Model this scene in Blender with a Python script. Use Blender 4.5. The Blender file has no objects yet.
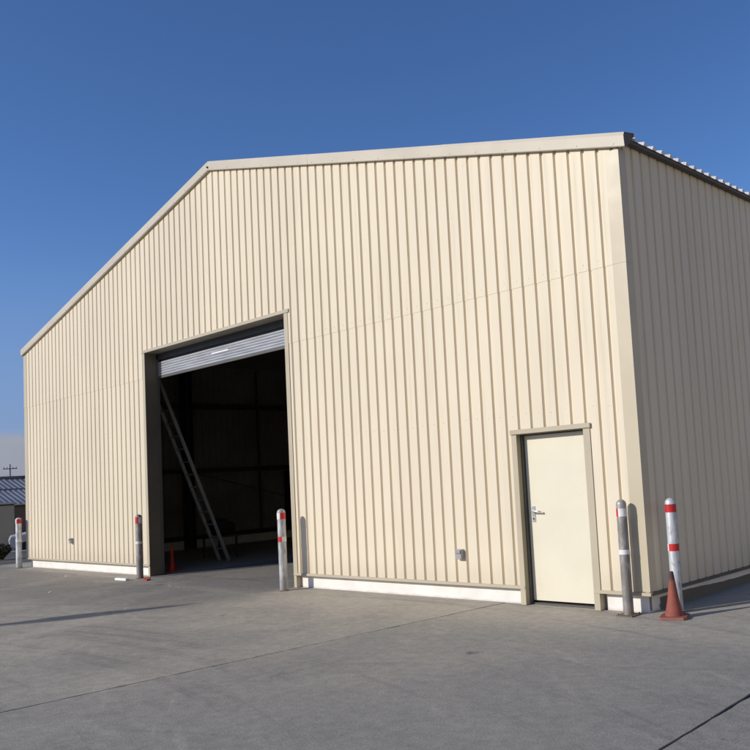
import bpy, bmesh, math, random
from mathutils import Vector, Matrix
random.seed(7)
R = math.radians
scene = bpy.context.scene
C = scene.collection

# ------------------------------------------------------------------ helpers
class MB:
    """collects faces (world or local coordinates) and links them as one mesh object"""
    def __init__(s): s.v = []; s.f = []; s.m = []
    def quad(s, a, b, c, d, mi=0):
        n = len(s.v); s.v += [tuple(a), tuple(b), tuple(c), tuple(d)]; s.f.append((n, n+1, n+2, n+3)); s.m.append(mi)
    def tri(s, a, b, c, mi=0):
        n = len(s.v); s.v += [tuple(a), tuple(b), tuple(c)]; s.f.append((n, n+1, n+2)); s.m.append(mi)
    def box(s, x0, x1, y0, y1, z0, z1, mi=0):
        n = len(s.v)
        for z in (z0, z1):
            for (x, y) in ((x0, y0), (x1, y0), (x1, y1), (x0, y1)): s.v.append((x, y, z))
        for f in ((0,3,2,1), (4,5,6,7), (0,1,5,4), (1,2,6,5), (2,3,7,6), (3,0,4,7)):
            s.f.append(tuple(n+i for i in f)); s.m.append(mi)
    def obox(s, p, u, v, w, mi=0):
        """box from corner p spanned by vectors u, v, w"""
        p, u, v, w = map(Vector, (p, u, v, w)); n = len(s.v)
        for q in (p, p+u, p+u+v, p+v, p+w, p+u+w, p+u+v+w, p+v+w): s.v.append(tuple(q))
        for f in ((0,3,2,1), (4,5,6,7), (0,1,5,4), (1,2,6,5), (2,3,7,6), (3,0,4,7)):
            s.f.append(tuple(n+i for i in f)); s.m.append(mi)
    def tube(s, pts, rad, seg=12, mi=0, cap=True):
        pts = [Vector(p) for p in pts]; rings = []
        if not isinstance(rad, (list, tuple)): rad = [rad]*len(pts)
        for i, p in enumerate(pts):
            d = (pts[min(i+1, len(pts)-1)] - pts[max(i-1, 0)]).normalized()
            a = Vector((0, 0, 1)) if abs(d.z) < .9 else Vector((1, 0, 0))
            e = d.cross(a).normalized(); g = d.cross(e)
            n = len(s.v)
            for k in range(seg):
                t = 2*math.pi*k/seg
                s.v.append(tuple(p + (e*math.cos(t)+g*math.sin(t))*rad[i]))
            rings.append(n)
        for i in range(len(rings)-1):
            a, b = rings[i], rings[i+1]
            for k in range(seg):
                k2 = (k+1) % seg
                s.f.append((a+k, a+k2, b+k2, b+k)); s.m.append(mi)
        if cap:
            s.f.append(tuple(rings[0]+k for k in range(seg))[::-1]); s.m.append(mi)
            s.f.append(tuple(rings[-1]+k for k in range(seg))); s.m.append(mi)
    def lathe(s, prof, seg=32, c=(0, 0, 0), mi=None, a0=0.0, a1=2*math.pi):
        full = abs(a1-a0-2*math.pi) < 1e-6
        ns = seg if full else seg+1
        base = []
        for (r, z) in prof:
            base.append(len(s.v))
            for k in range(ns):
                t = a0+(a1-a0)*k/seg
                s.v.append((c[0]+r*math.cos(t), c[1]+r*math.sin(t), c[2]+z))
        for i in range(len(prof)-1):
            for k in range(seg):
                k2 = (k+1) % ns if full else k+1
                s.f.append((base[i]+k, base[i]+k2, base[i+1]+k2, base[i+1]+k))
                s.m.append(mi(a0+(a1-a0)*(k+.5)/seg) if mi else 0)
    def build(s, name, mats, parent=None, smooth=False, bevel=0, loc=None, fix=True):
        me = bpy.data.meshes.new(name); me.from_pydata(s.v, [], s.f)
        if not isinstance(mats, (list, tuple)): mats = [mats]
        for m in mats: me.materials.append(m)
        for p, mi in zip(me.polygons, s.m): p.material_index = mi
        if fix:
            bm = bmesh.new(); bm.from_mesh(me)
            bmesh.ops.remove_doubles(bm, verts=bm.verts, dist=1e-5)
            bmesh.ops.recalc_face_normals(bm, faces=bm.faces); bm.to_mesh(me); bm.free()
        if smooth:
            me.polygons.foreach_set('use_smooth', [True]*len(me.polygons))
            try: me.set_sharp_from_angle(angle=R(40))
            except Exception: pass
        o = bpy.data.objects.new(name, me); C.objects.link(o)
        if parent is not None:
            o.parent = parent
            if loc is None: o.location = -(WORLD_OF[parent.name])
        if loc is not None: o.location = loc
        if bevel:
            b = o.modifiers.new('bevel', 'BEVEL'); b.width = bevel; b.segments = 2; b.limit_method = 'ANGLE'
        return o

WORLD_OF = {}
def thing(name, label, cat, loc=(0, 0, 0), rz=0, group=None):
    o = bpy.data.objects.new(name, None); C.objects.link(o); o.empty_display_size = .2
    o.location = loc; o.rotation_euler = (0, 0, rz)
    WORLD_OF[o.name] = Vector(loc)
    tag(o, label, cat, group)
    return o
def tag(o, label, cat, group=None, kind=None):
    if label: o['label'] = label
    if cat: o['category'] = cat
    if group: o['group'] = group
    if kind: o['kind'] = kind
    return o
Z0 = Vector((0, 0, 0))

# ------------------------------------------------------------------ materials
class NT:
    def __init__(s, name):
        s.m = bpy.data.materials.new(name); s.m.use_nodes = True
        s.t = s.m.node_tree; s.n = s.t.nodes; s.l = s.t.links
        s.b = s.n['Principled BSDF']
        g = s.n.new('ShaderNodeNewGeometry'); s.pos = g.outputs['Position']
        s.obj = s.n.new('ShaderNodeTexCoord').outputs['Object']
    def link(s, a, b): s.l.new(a, b)
    def val(s, sock, v):
        if hasattr(v, 'links'): s.l.new(v, sock)
        elif isinstance(v, (tuple, list)): sock.default_value = v if len(v) != 3 or sock.type == 'VECTOR' else (*v, 1)
        else: sock.default_value = v
    def math(s, op, a, b=0.0, c=None, clamp=False):
        n = s.n.new('ShaderNodeMath'); n.operation = op; n.use_clamp = clamp
        s.val(n.inputs[0], a); s.val(n.inputs[1], b)
        if c is not None: s.val(n.inputs[2], c)
        return n.outputs[0]
    def sep(s, v):
        n = s.n.new('ShaderNodeSeparateXYZ'); s.link(v, n.inputs[0]); return n.outputs
    def comb(s, x, y, z):
        n = s.n.new('ShaderNodeCombineXYZ'); s.val(n.inputs[0], x); s.val(n.inputs[1], y); s.val(n.inputs[2], z); return n.outputs[0]
    def scale(s, v, k):
        n = s.n.new('ShaderNodeVectorMath'); n.operation = 'MULTIPLY'; s.link(v, n.inputs[0]); n.inputs[1].default_value = k; return n.outputs[0]
    def rot(s, v, a):
        n = s.n.new('ShaderNodeVectorRotate'); n.inputs['Angle'].default_value = a; s.link(v, n.inputs['Vector']); return n.outputs[0]
    def noise(s, v, sc, det=4, rough=.55, dist=0.0):
        n = s.n.new('ShaderNodeTexNoise'); s.link(v, n.inputs['Vector']); n.inputs['Scale'].default_value = sc
        n.inputs['Detail'].default_value = det; n.inputs['Roughness'].default_value = rough; n.inputs['Distortion'].default_value = dist
        return n.outputs['Fac']
    def white(s, v):
        n = s.n.new('ShaderNodeTexWhiteNoise'); s.link(v, n.inputs['Vector']); return n.outputs['Value']
    def map(s, v, a, b, c=0.0, d=1.0, smooth=True):
        n = s.n.new('ShaderNodeMapRange'); n.interpolation_type = 'SMOOTHSTEP' if smooth else 'LINEAR'
        s.val(n.inputs[0], v)
        for i, k in enumerate((a, b, c, d)): s.val(n.inputs[1+i], k)
        return n.outputs[0]
    def mix(s, f, a, b, mode='MIX'):
        n = s.n.new('ShaderNodeMix'); n.data_type = 'RGBA'; n.blend_type = mode; n.clamp_factor = True
        s.val(n.inputs[0], f)
        for sock, v in ((n.inputs[6], a), (n.inputs[7], b)):
            if hasattr(v, 'links'): s.link(v, sock)
            else: sock.default_value = (*v, 1)
        return n.outputs[2]
    def gray(s, f):
        n = s.n.new('ShaderNodeCombineColor')
        for i in range(3): s.val(n.inputs[i], f)
        return n.outputs[0]
    def bump(s, h, strength=.3, dist=.01):
        n = s.n.new('ShaderNodeBump'); n.inputs['Strength'].default_value = strength; n.inputs['Distance'].default_value = dist
        s.link(h, n.inputs['Height']); s.link(n.outputs[0], s.b.inputs['Normal'])
    def out(s, col, rough=.6, metal=0.0, spec=None):
        s.val(s.b.inputs['Base Color'], col); s.val(s.b.inputs['Roughness'], rough); s.b.inputs['Metallic'].default_value = metal
        if spec is not None: s.b.inputs['Specular IOR Level'].default_value = spec
        return s.m

def simple(name, col, rough=.6, metal=0.0, var=.12, sc=3.0, bump=0.0, spec=None, dirt=None, dirt_amt=.0):
    t = NT(name)
    f = t.noise(t.pos, sc, 5)
    c = t.mix(1.0, col, t.gray(t.map(f, .25, .75, 1-var, 1+var)), 'MULTIPLY')
    if dirt:
        d = t.noise(t.pos, sc*2.7, 6, .65)
        c = t.mix(t.map(d, .62-dirt_amt*.35, .75, 0, .8), c, dirt)
    if bump: t.bump(t.noise(t.pos, sc*12, 4), bump, .004)
    r = t.map(t.noise(t.pos, sc*1.7, 3), .3, .7, rough-.06, rough+.06)
    return t.out(c, r, metal, spec)

def cladding_mat(name, base, axis):
    t = NT(name); x, y, z = t.sep(t.pos)
    a = x if axis == 'x' else y
    sheet = t.white(t.comb(t.math('FLOOR', t.math('DIVIDE', a, .9805)), t.math('GREATER_THAN', z, 3.83), 3.0))
    c = t.mix(1.0, base, t.gray(t.map(sheet, 0, 1, .975, 1.02)), 'MULTIPLY')
    big = t.noise(t.pos, .45, 3)
    c = t.mix(1.0, c, t.gray(t.map(big, .3, .7, .965, 1.02)), 'MULTIPLY')
    # faint vertical run-off streaks, dust near the foot
    st = t.noise(t.scale(t.pos, (9, 9, .35)), 1.6, 5, .6)
    c = t.mix(t.map(st, .52, .8, 0, .34), c, (.50, .43, .31))
    st2 = t.noise(t.scale(t.pos, (26, 26, .22)), 1.0, 3, .6)
    c = t.mix(t.math('MULTIPLY', t.map(st2, .60, .74), t.map(z, 1.2, 5.5, .05, .30)), c, (.47, .41, .31))
    foot = t.map(t.math('ADD', z, t.math('MULTIPLY', t.noise(t.scale(t.pos, (2.5, 2.5, 1)), 1.3, 4), .35)), .35, .75, .28, 0)
    c = t.mix(foot, c, (.46, .38, .28))
    sp = t.noise(t.pos, 38, 3, .7)
    c = t.mix(t.map(sp, .70, .78, 0, .25), c, (.35, .30, .24))
    t.bump(t.noise(t.scale(t.pos, (1, 1, .4)), 2.6, 3), .32, .014)
    return t.out(c, t.map(st, .3, .7, .46, .6), 0, .32)

CREAM = (.755, .662, .50)
M = {}
M['clad_front'] = cladding_mat('cream_cladding_paint', CREAM, 'x')
M['clad_side'] = cladding_mat('cream_side_cladding_paint', CREAM, 'y')
M['trim'] = simple('beige_flashing_paint', (.50, .435, .315), .42, 0, .05, 1.5, .05, .4)
M['cap'] = simple('barge_flashing_paint', (.62, .555, .44), .38, 0, .05, 1.2, .04, .4)
M['corner'] = simple('corner_flashing_paint', (.56, .485, .35), .42, 0, .05, 1.2, .04, .4)
M['door'] = simple('ivory_door_paint', (.76, .705, .55), .5, 0, .03, 2.0, .04, .35, (.70, .65, .50), .1)
M['frame_dark'] = simple('grey_steel_frame_paint', (.10, .095, .085), .55, .0, .12, 2)
M['jamb'] = simple('dark_jamb_sheet', (.13, .112, .085), .5, 0, .12, 1.3)
M['soffit'] = simple('brown_soffit_sheet', (.27, .235, .17), .6, 0, .12, 1.3)
M['reveal'] = simple('olive_reveal_paint', (.33, .29, .19), .5, 0, .08, 2)
M['black'] = simple('black_rubber', (.012, .012, .012), .7, 0, .1, 5)
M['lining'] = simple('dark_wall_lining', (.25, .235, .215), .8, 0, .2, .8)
M['steel_dark'] = simple('dark_painted_steel', (.045, .044, .045), .6, 0, .15, 2)
M['roof'] = simple('pale_metal_roof', (.62, .60, .56), .4, .0, .1, 1.5)
M['eave'] = simple('brown_eave_and_shaded_end', (.10, .085, .07), .6, 0, .1, 2)
M['white_print'] = simple('white_sticker', (.85, .86, .86), .4, 0, .03, 8)
M['grey_box'] = simple('grey_plastic_box', (.34, .33, .33), .5, 0, .1, 9)
M['alu'] = simple('ladder_aluminium', (.30, .30, .30), .5, .2, .15, 4)
M['handle'] = simple('brushed_door_metal', (.62, .64, .66), .32, .8, .08, 12)
M['red_tape'] = simple('red_reflective_tape', (.56, .022, .025), .38, 0, .18, 14, 0, .5, (.30, .05, .04), .25)
M['white_tape'] = simple('white_reflective_tape', (.80, .79, .77), .38, 0, .08, 14, 0, .5, (.45, .42, .40), .2)
M['dark_cloth'] = simple('dark_cloth', (.014, .013, .012), .9, 0, .3, 8, .4)
M['foam'] = simple('white_foam', (.85, .85, .83), .8, 0, .05, 9, .2)
M['red_plastic'] = simple('red_plastic', (.50, .05, .03), .45, 0, .12, 9)
M['paper'] = simple('scrap_paper', (.72, .70, .66), .8, 0, .1, 20)
M['kerb'] = simple('pale_kerb_concrete', (.42, .41, .38), .85, 0, .12, 2)
M['far_brown'] = simple('brown_shed_wall', (.24, .16, .12), .85, 0, .25, .7)
M['far_grey'] = simple('grey_block_wall', (.10, .095, .088), .85, 0, .15, .5)
M['far_sheet'] = simple('blue_grey_roof_sheet', (.62, .62, .62), .35, .2, .15, .6)
M['far_rib'] = simple('dark_roof_seam', (.13, .13, .15), .5, .2, .1, .6)
M['wood_pole'] = simple('weathered_pole_wood', (.10, .085, .075), .85, 0, .2, 2)
M['van_white'] = simple('white_vehicle_paint', (.5, .5, .5), .35, 0, .05, 1)
M['glass_dark'] = simple('dark_vehicle_glass', (.02, .022, .026), .1, 0, .05, 1, 0, .6)
M['tyre'] = simple('tyre_rubber', (.02, .02, .02), .85, 0, .1, 4)
M['rust'] = simple('rusty_plate', (.17, .12, .09), .85, .0, .3, 20, .3)

def galv(name, base, dirt, amt):
    t = NT(name)
    n1 = t.noise(t.scale(t.pos, (1, 1, .45)), 9, 5, .6); n2 = t.noise(t.scale(t.pos, (1, 1, .3)), 30, 4, .6)
    c = t.mix(t.map(n1, .40, .60), base, tuple(b*.60 for b in base))
    c = t.mix(t.map(n2, .46+.16*(1-amt), .70, 0, .85), c, dirt)
    _, _, z = t.sep(t.obj)
    c = t.mix(t.map(z, .02, .16, .55, 0), c, dirt)
    t.bump(n2, .15, .003)
    return t.out(c, t.map(n1, .3, .7, .42, .62), .35)
M['galv'] = galv('galvanised_pipe', (.56, .56, .56), (.28, .25, .22), .5)
M['galv_bright'] = galv('pale_galvanised_pipe', (.66, .68, .70), (.36, .35, .33), .25)
M['galv_dull'] = galv('dull_galvanised_pipe', (.40, .38, .355), (.22, .18, .145), .8)

def plinth_mat():
    t = NT('white_plinth_paint'); x, y, z = t.sep(t.pos)
    n = t.noise(t.pos, 3.5, 5)
    c = t.mix(t.map(n, .35, .7), (.86, .83, .775), (.78, .745, .69))
    d = t.math('ADD', z, t.math('MULTIPLY', t.noise(t.pos, 7, 5, .65), .09))
    c = t.mix(t.map(d, .04, .08, .5, 0), c, (.42, .38, .33))
    # tarred damp-proofing along the foot of the side plinth
    lim = t.math('ADD', .108, t.math('MULTIPLY', t.math('SINE', t.math('MULTIPLY', y, 2.1)), .018))
    lim = t.math('ADD', lim, t.math('MULTIPLY', t.noise(t.pos, 5, 3), .02))
    below = t.map(t.math('SUBTRACT', lim, z), -.004, .004)
    side = t.math('MULTIPLY', t.math('MULTIPLY', t.math('GREATER_THAN', x, -.076), t.map(t.math('ADD', y, t.math('MULTIPLY', t.noise(t.pos, 11, 3), .15)), .36, .40)), below)
    c = t.mix(side, c, (.15, .13, .10))
    t.bump(t.noise(t.pos, 25, 5), .25, .004)
    return t.out(c, .75)
M['plinth'] = plinth_mat()

def shutter_mat():
    t = NT('galvanised_shutter')
    n = t.noise(t.scale(t.pos, (.6, 1, 6)), 3, 4)
    c = t.mix(t.map(n, .3, .7), (.52, .54, .575), (.40, .42, .45))
    return t.out(c, .42, .35)
M['shutter'] = shutter_mat()

def cone_mat():
    t = NT('faded_cone_rubber'); _, _, z = t.sep(t.obj)
    n = t.noise(t.pos, 14, 6, .65); n2 = t.noise(t.pos, 45, 4, .6)
    c = t.mix(t.map(n, .35, .7), (.32, .075, .045), (.20, .065, .045))
    c = t.mix(t.map(n2, .52, .75, 0, .65), c, (.17, .11, .085))
    c = t.mix(t.map(t.math('ADD', z, t.math('MULTIPLY', n, .08)), .41, .46, 0, .92), c, (.045, .03, .028))
    c = t.mix(t.map(z, .035, .02, 0, .55), c, (.30, .16, .12))
    t.bump(n2, .2, .004)
    return t.out(c, .75)
M['cone_old'] = cone_mat()
M['cone_red'] = simple('bright_cone_plastic', (.55, .035, .015), .5, 0, .12, 10)

# concrete yard -------------------------------------------------------------
def concrete(name, inner=False):
    t = NT(name); x, y, z = t.sep(t.pos)
    P = t.comb(x, y, 0.0)
    n_big = t.noise(P, .16, 4, .55, .4)
    n_mid = t.noise(P, .75, 6, .62, .6)
    n_fin = t.noise(P, 9, 6, .7)
    n_mic = t.noise(P, 70, 3, .75)
    c = t.mix(t.map(n_mid, .32, .68), (0.414, 0.376, 0.311), (0.310, 0.286, 0.245))
    c = t.mix(t.map(n_big, .38, .66, 0, .55), c, (0.271, 0.255, 0.223))
    if not inner:
        # slab beyond the long joint is a greyer pour
        jx = t.math('SUBTRACT', x, t.math('ADD', -2.095, t.math('MULTIPLY', y, .056)))
        c = t.mix(t.map(jx, -.01, .01, 0, .5, False), c, (.272, .257, .226))
        ej = t.math('ABSOLUTE', jx)
        c = t.mix(t.math('MULTIPLY', t.map(ej, .015, .06, 1, 0), t.map(n_fin, .4, .65, .0, .5)), c, (.43, .395, .325))
        # drive path swept darker by wheels: a bent band from the big door to the left
        u = t.math('ADD', y, t.math('MULTIPLY', t.math('ADD', x, 9.0), .05))
        u = t.math('ADD', u, t.math('MULTIPLY', t.math('SUBTRACT', n_big, .5), 1.2))
        band = t.math('MULTIPLY', t.map(u, -3.1, -2.4), t.map(u, -.95, -.35, 1, 0))
        band = t.math('MULTIPLY', band, t.map(x, -5.4, -7.2, 0, 1))
        door = t.math('MULTIPLY', t.map(y, -.9, -.3), t.math('MULTIPLY', t.map(x, -10.9, -10.5), t.map(x, -6.6, -6.2, 1, 0)))
        band = t.math('MAXIMUM', band, door)
        c = t.mix(t.math('MULTIPLY', band, t.map(n_mid, .2, .7, .42, .75)), c, (0.223, 0.207, 0.180))
        # pale dusty strip along the foot of the wall
        dust = t.math('MULTIPLY', t.map(t.math('ADD', y, t.math('MULTIPLY', n_mid, .7)), -1.35, -.1), t.map(band, 0, .4, 1, 0))
        c = t.mix(t.math('MULTIPLY', dust, .6), c, (0.486, 0.434, 0.344))
        # pale scuffs in front of the door
        e1 = t.noise(t.scale(t.rot(P, .5), (.55, 2.6, 1)), 1.0, 6, .65, .8)
        c = t.mix(t.map(e1, .56, .74, 0, .4), c, (0.486, 0.444, 0.371))
    # sweeping tyre arcs: thin rings of a warped distance field
    r = t.math('SQRT', t.math('ADD', t.math('POWER', t.math('ADD', x, 3.5), 2.0), t.math('POWER', t.math('ADD', y, 16.0), 2.0)))
    tt = t.noise(t.comb(t.math('MULTIPLY', r, 3.3), t.math('MULTIPLY', x, .10), 1.0), 1.0, 5, .7, .3)
    c = t.mix(t.math('MULTIPLY', t.map(tt, .52, .66), t.map(n_mid, .35, .65, .15, .55)), c, (0.186, 0.176, 0.156))
    e2 = t.noise(t.scale(t.rot(P, -.35), (.4, 4.5, 1)), 1.3, 6, .7, .5)
    c = t.mix(t.map(e2, .55, .72, 0, .4), c, (0.197, 0.186, 0.164))
    # oil drips and small marks
    v = t.n.new('ShaderNodeTexVoronoi'); t.link(P, v.inputs['Vector']); v.inputs['Scale'].default_value = .9
    vr = t.white(t.scale(v.outputs['Position'], (1, 1, 1)))
    spot = t.map(t.math('ADD', v.outputs['Distance'], t.math('MULTIPLY', n_fin, .16)), .13, .19, 1, 0)
    c = t.mix(t.math('MULTIPLY', spot, t.map(vr, .55, .75, 0, .75)), c, (0.103, 0.097, 0.085))
    v2 = t.n.new('ShaderNodeTexVoronoi'); t.link(P, v2.inputs['Vector']); v2.inputs['Scale'].default_value = 6
    vr2 = t.white(v2.outputs['Position'])
    sp2 = t.map(t.math('ADD', v2.outputs['Distance'], t.math('MULTIPLY', n_mic, .12)), .12, .20, 1, 0)
    c = t.mix(t.math('MULTIPLY', sp2, t.map(vr2, .80, .9, 0, .45)), c, (0.124, 0.116, 0.100))
    # grain
    c = t.mix(1.0, c, t.gray(t.map(n_fin, .25, .75, .85, 1.14)), 'MULTIPLY')
    c = t.mix(1.0, c, t.gray(t.map(n_mic, .3, .7, .74, 1.24)), 'MULTIPLY')
    # hairline cracks
    vc = t.n.new('ShaderNodeTexVoronoi'); vc.feature = 'DISTANCE_TO_EDGE'
    wv = t.n.new('ShaderNodeVectorMath'); wv.operation = 'ADD'; t.link(P, wv.inputs[0])
    off = t.comb(t.math('MULTIPLY', t.noise(P, 1.1, 5), 1.2), t.math('MULTIPLY', t.noise(t.scale(P, (1, 1, 1)), 1.4, 5), 1.2), 0.0)
    t.link(off, wv.inputs[1]); t.link(wv.outputs[0], vc.inputs['Vector']); vc.inputs['Scale'].default_value = .22
    cr = t.math('MULTIPLY', t.map(vc.outputs['Distance'], .0008, .003, 1, 0), t.map(n_mid, .56, .64, 0, .25))
    c = t.mix(cr, c, (0.094, 0.086, 0.073))
    h = t.math('ADD', t.math('MULTIPLY', n_mic, .4), t.math('ADD', t.math('MULTIPLY', n_fin, .6), t.math('MULTIPLY', n_mid, 1.5)))
    t.bump(h, .28, .006)
    if inner: c = t.mix(1.0, c, (0.569, 0.535, 0.458), 'MULTIPLY')
    return t.out(c, t.map(n_mid, .3, .7, .72, .9), 0, .25)
M['concrete'] = concrete('worn_concrete')
M['floor'] = concrete('dark_indoor_concrete', True)
M['joint'] = simple('dark_joint_filler', (.035, .032, .03), .9, 0, .3, 15)

def soil():
    t = NT('dry_yard_soil'); n = t.noise(t.pos, .25, 6); n2 = t.noise(t.pos, 4, 6, .7)
    c = t.mix(t.map(n, .35, .65), (.17, .15, .13), (.115, .108, .10))
    c = t.mix(1.0, c, t.gray(t.map(n2, .3, .7, .8, 1.2)), 'MULTIPLY')
    t.bump(n2, .4, .02)
    return t.out(c, .95, 0, .1)
M['soil'] = soil()

def leafmat():
    t = NT('dark_leaves'); n = t.noise(t.pos, 6, 3)
    return t.out(t.mix(t.map(n, .3, .7), (.035, .042, .02), (.07, .07, .035)), .7)
M['leaf'] = leafmat()

# ------------------------------------------------------------------ ground
def ground_z(x):
    f = min(1, max(0, (-20.0-x)/25.0)); f = f*f*(3-2*f)
    return -.04 - 1.16*f
g = MB()
xs = [-900, -400, -200, -120, -80, -60, -50, -46, -43, -40, -37, -34, -31, -28, -26, -24, -22, -20, -10, 0, 20, 60, 150, 400, 900]
ys = [-900, -400, -150, -60, -20, 0, 20, 60, 150, 400, 900]
for i in range(len(xs)-1):
    for j in range(len(ys)-1):
        a, b = xs[i], xs[i+1]; p, q = ys[j], ys[j+1]
        g.quad((a, p, ground_z(a)), (b, p, ground_z(b)), (b, q, ground_z(b)), (a, q, ground_z(a)))
tag(g.build('ground', M['soil'], smooth=True), 'dry grey-brown yard soil sloping away beyond the concrete', None, None, 'structure')

# concrete yard cast in slabs with ragged sawn joints
def jline(k):
    return {0: lambda y: -18.75, 1: lambda y: -2.095+.056*y, 2: lambda y: 2.10-.04*y,
            3: lambda y: 6.4, 4: lambda y: 10.8, 5: lambda y: 15.2, 6: lambda y: 19.6, 7: lambda y: 24}[k]
pv = MB()
ny = 700; y0, y1 = -30.0, 34.0
random.seed(3)
def ragged():
    out = []; a = 0
    for i in range(ny+1):
        a = a*.55+random.uniform(-.0055, .0055)
        chip = random.uniform(.004, .014) if random.random() < .045 else 0
        out.append((a, chip))
    return out
for k in range(7):
    L, Rr = jline(k), jline(k+1); rl, rr = ragged(), ragged()
    n = len(pv.v); hw = .0115
    for i in range(ny+1):
        y = y0+(y1-y0)*i/ny
        xl = L(y)+hw+rl[i][0]+rl[i][1]; xr = Rr(y)-hw+rr[i][0]-rr[i][1]
        pv.v += [(xl, y, 0), (xr, y, 0), (xl, y, -.03), (xr, y, -.03)]
    for i in range(ny):
        a = n+4*i; b = a+4
        pv.f += [(a, a+1, b+1, b), (a+2, a, b, b+2), (a+1, a+3, b+3, b+1)]; pv.m += [0, 0, 0]
    pv.f.append((n, n+2, n+3, n+1)); pv.m.append(0)
    e = n+4*ny; pv.f.append((e, e+1, e+3, e+2)); pv.m.append(0)
tag(pv.build('pavement', M['concrete'], fix=False), 'worn grey concrete yard slabs with dark joints', None, None, 'structure')
jt = MB(); jt.box(-18.8, 24, -30.05, 34.05, -.036, -.012)
tag(jt.build('ground_joint_filler', M['joint']), 'dark filler in the joints between the concrete slabs', None, None, 'structure')
fl = MB(); fl.quad((-16.95, .34, .004), (-.12, .34, .004), (-.12, 29.9, .004), (-16.95, 29.9, .004))
tag(fl.build('floor', M['concrete'], fix=False), 'dark concrete floor inside the warehouse', None, None, 'structure')

# ------------------------------------------------------------------ warehouse
W = 17.08; DEP = 30.0; ZC = .205; PITCH = .1962; X0 = -5.972
RX = -8.38; RZ = 7.22; EZ = 5.085; LAP = 3.84
OXL, OXR, OH = -10.98, -6.34, 4.31
DXL, DXR, DH = -1.705, -.715, 2.03
def rake(x):
    return EZ+(RZ-EZ)*((x+W)/(RX+W) if x < RX else (x/RX))
bld = thing('warehouse', 'large cream corrugated metal warehouse with gable front, big open door and small side door', 'warehouse', (-W/2, DEP/2, 0))
OFF = None

def profile(u0, u1, first):
    """(u, depth) corner points of the sheet; grooves recessed by .032"""
    pts = [(u0, 0.0)]; k = math.floor((u0-first)/PITCH)-1
    while True:
        g0 = first+k*PITCH-.018; k += 1
        if g0 > u1: break
        for du, dd in ((0, 0), (.015, .029), (.032, .029), (.049, 0)):
            if u0 < g0+du < u1: pts.append((g0+du, float(dd)))
    pts.append((u1, 0.0)); return pts
def clip_profile(pts, cuts):
    out = [pts[0]]
    for (a, b) in zip(pts, pts[1:]):
        for c in sorted(cuts):
            if a[0]+1e-6 < c < b[0]-1e-6:
                t = (c-a[0])/(b[0]-a[0]); out.append((c, a[1]+t*(b[1]-a[1])))
        out.append(b)
    return out
holes = [(OXL, OXR, OH), (DXL, DXR, DH)]
pr = clip_profile(profile(-W+.012, -.012, X0), [OXL, OXR, DXL, DXR, RX])
def front_sheet(zlo, zhi, dy, top_rake, ulo=-99, uhi=99):
    m = MB()
    for a, b in zip(pr, pr[1:]):
        mid = (a[0]+b[0])/2; zb = zlo
        if not ulo < mid < uhi: continue
        for h in holes:
            if h[0] < mid < h[1]: zb = max(zb, h[2])
        if top_rake: ta, tb = rake(a[0])+.08, rake(b[0])+.08
        else: ta = tb = zhi
        if zb >= min(ta, tb): continue
        # step in height so that the sheet can carry a slight waviness
        nz = 1
        for i in range(nz):
            m.quad((a[0], a[1]+dy, zb), (b[0], b[1]+dy, zb), (b[0], b[1]+dy, tb), (a[0], a[1]+dy, ta))
        # folded thickness at the foot
        m.quad((a[0], a[1]+dy, zb), (b[0], b[1]+dy, zb), (b[0], b[1]+dy+.004, zb), (a[0], a[1]+dy+.004, zb))
    # fixing screws with washers, part of the sheet
    rows = [LAP+.05]
    if not top_rake: rows = [2.27]
    k = -60
    for k in range(-60, 32):
        xx = X0+k*PITCH+.11
        if not (max(ulo, -W+.2) < xx < min(uhi, -.2)): continue
        if k % 2 and not top_rake: pass
        for zz in rows:
            if zz > rake(xx)-.1: continue
            if any(h[0]-.03 < xx < h[1]+.03 and zz < h[2]+.05 for h in holes): continue
            if random.random() < .12: continue
            jx = xx+random.uniform(-.012, .012); jz = zz+random.uniform(-.012, .012)
            m.lathe([(0, -.003), (.004, -.003), (.004, 0), (.0065, 0), (.0065, .003)], 6, (0, 0, 0))
            nn = 5*6
            for q in range(len(m.v)-nn, len(m.v)):
                vx, vy, vz = m.v[q]; m.v[q] = (jx+vx, dy+vz-.002, jz+vy)
    return m
random.seed(11)
for ul, uh in ((-99, OXL), (OXR, 99)): front_sheet(ZC, LAP, 0, False, ul, uh).build('front_cladding', M['clad_front'], bld, fix=False)
o = front_sheet(LAP-.03, 99, -.004, True).build('gable_cladding', M['clad_front'], bld, fix=False)

def side_sheet(xw, zlo, zhi, sgn, mat, name, y0=.012, y1=DEP-.012, first=.6637-10*PITCH):
    m = MB(); pts = profile(y0, y1, first)
    for a, b in zip(pts, pts[1:]):
        m.quad((xw-sgn*a[1], a[0], zlo), (xw-sgn*b[1], b[0], zlo), (xw-sgn*b[1], b[0], zhi), (xw-sgn*a[1], a[0], zhi))
    return m.build(name, mat, bld, fix=False)
side_sheet(0, ZC, 5.21, 1, M['clad_side'], 'side_cladding')
side_sheet(-W, ZC, 5.2, -1, M['clad_side'], 'side_cladding')
# rear wall and its lining
m = MB()
pts = [(-W+.01, ZC), (-.01, ZC), (-.01, EZ+.04), (RX, RZ+.04), (-W+.01, EZ+.04)]
n = len(m.v); m.v += [(x, DEP, z) for x, z in pts]; m.f.append(tuple(range(n, n+5))); m.m.append(0)
m.build('rear_cladding', M['clad_side'], bld, fix=False)
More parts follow.
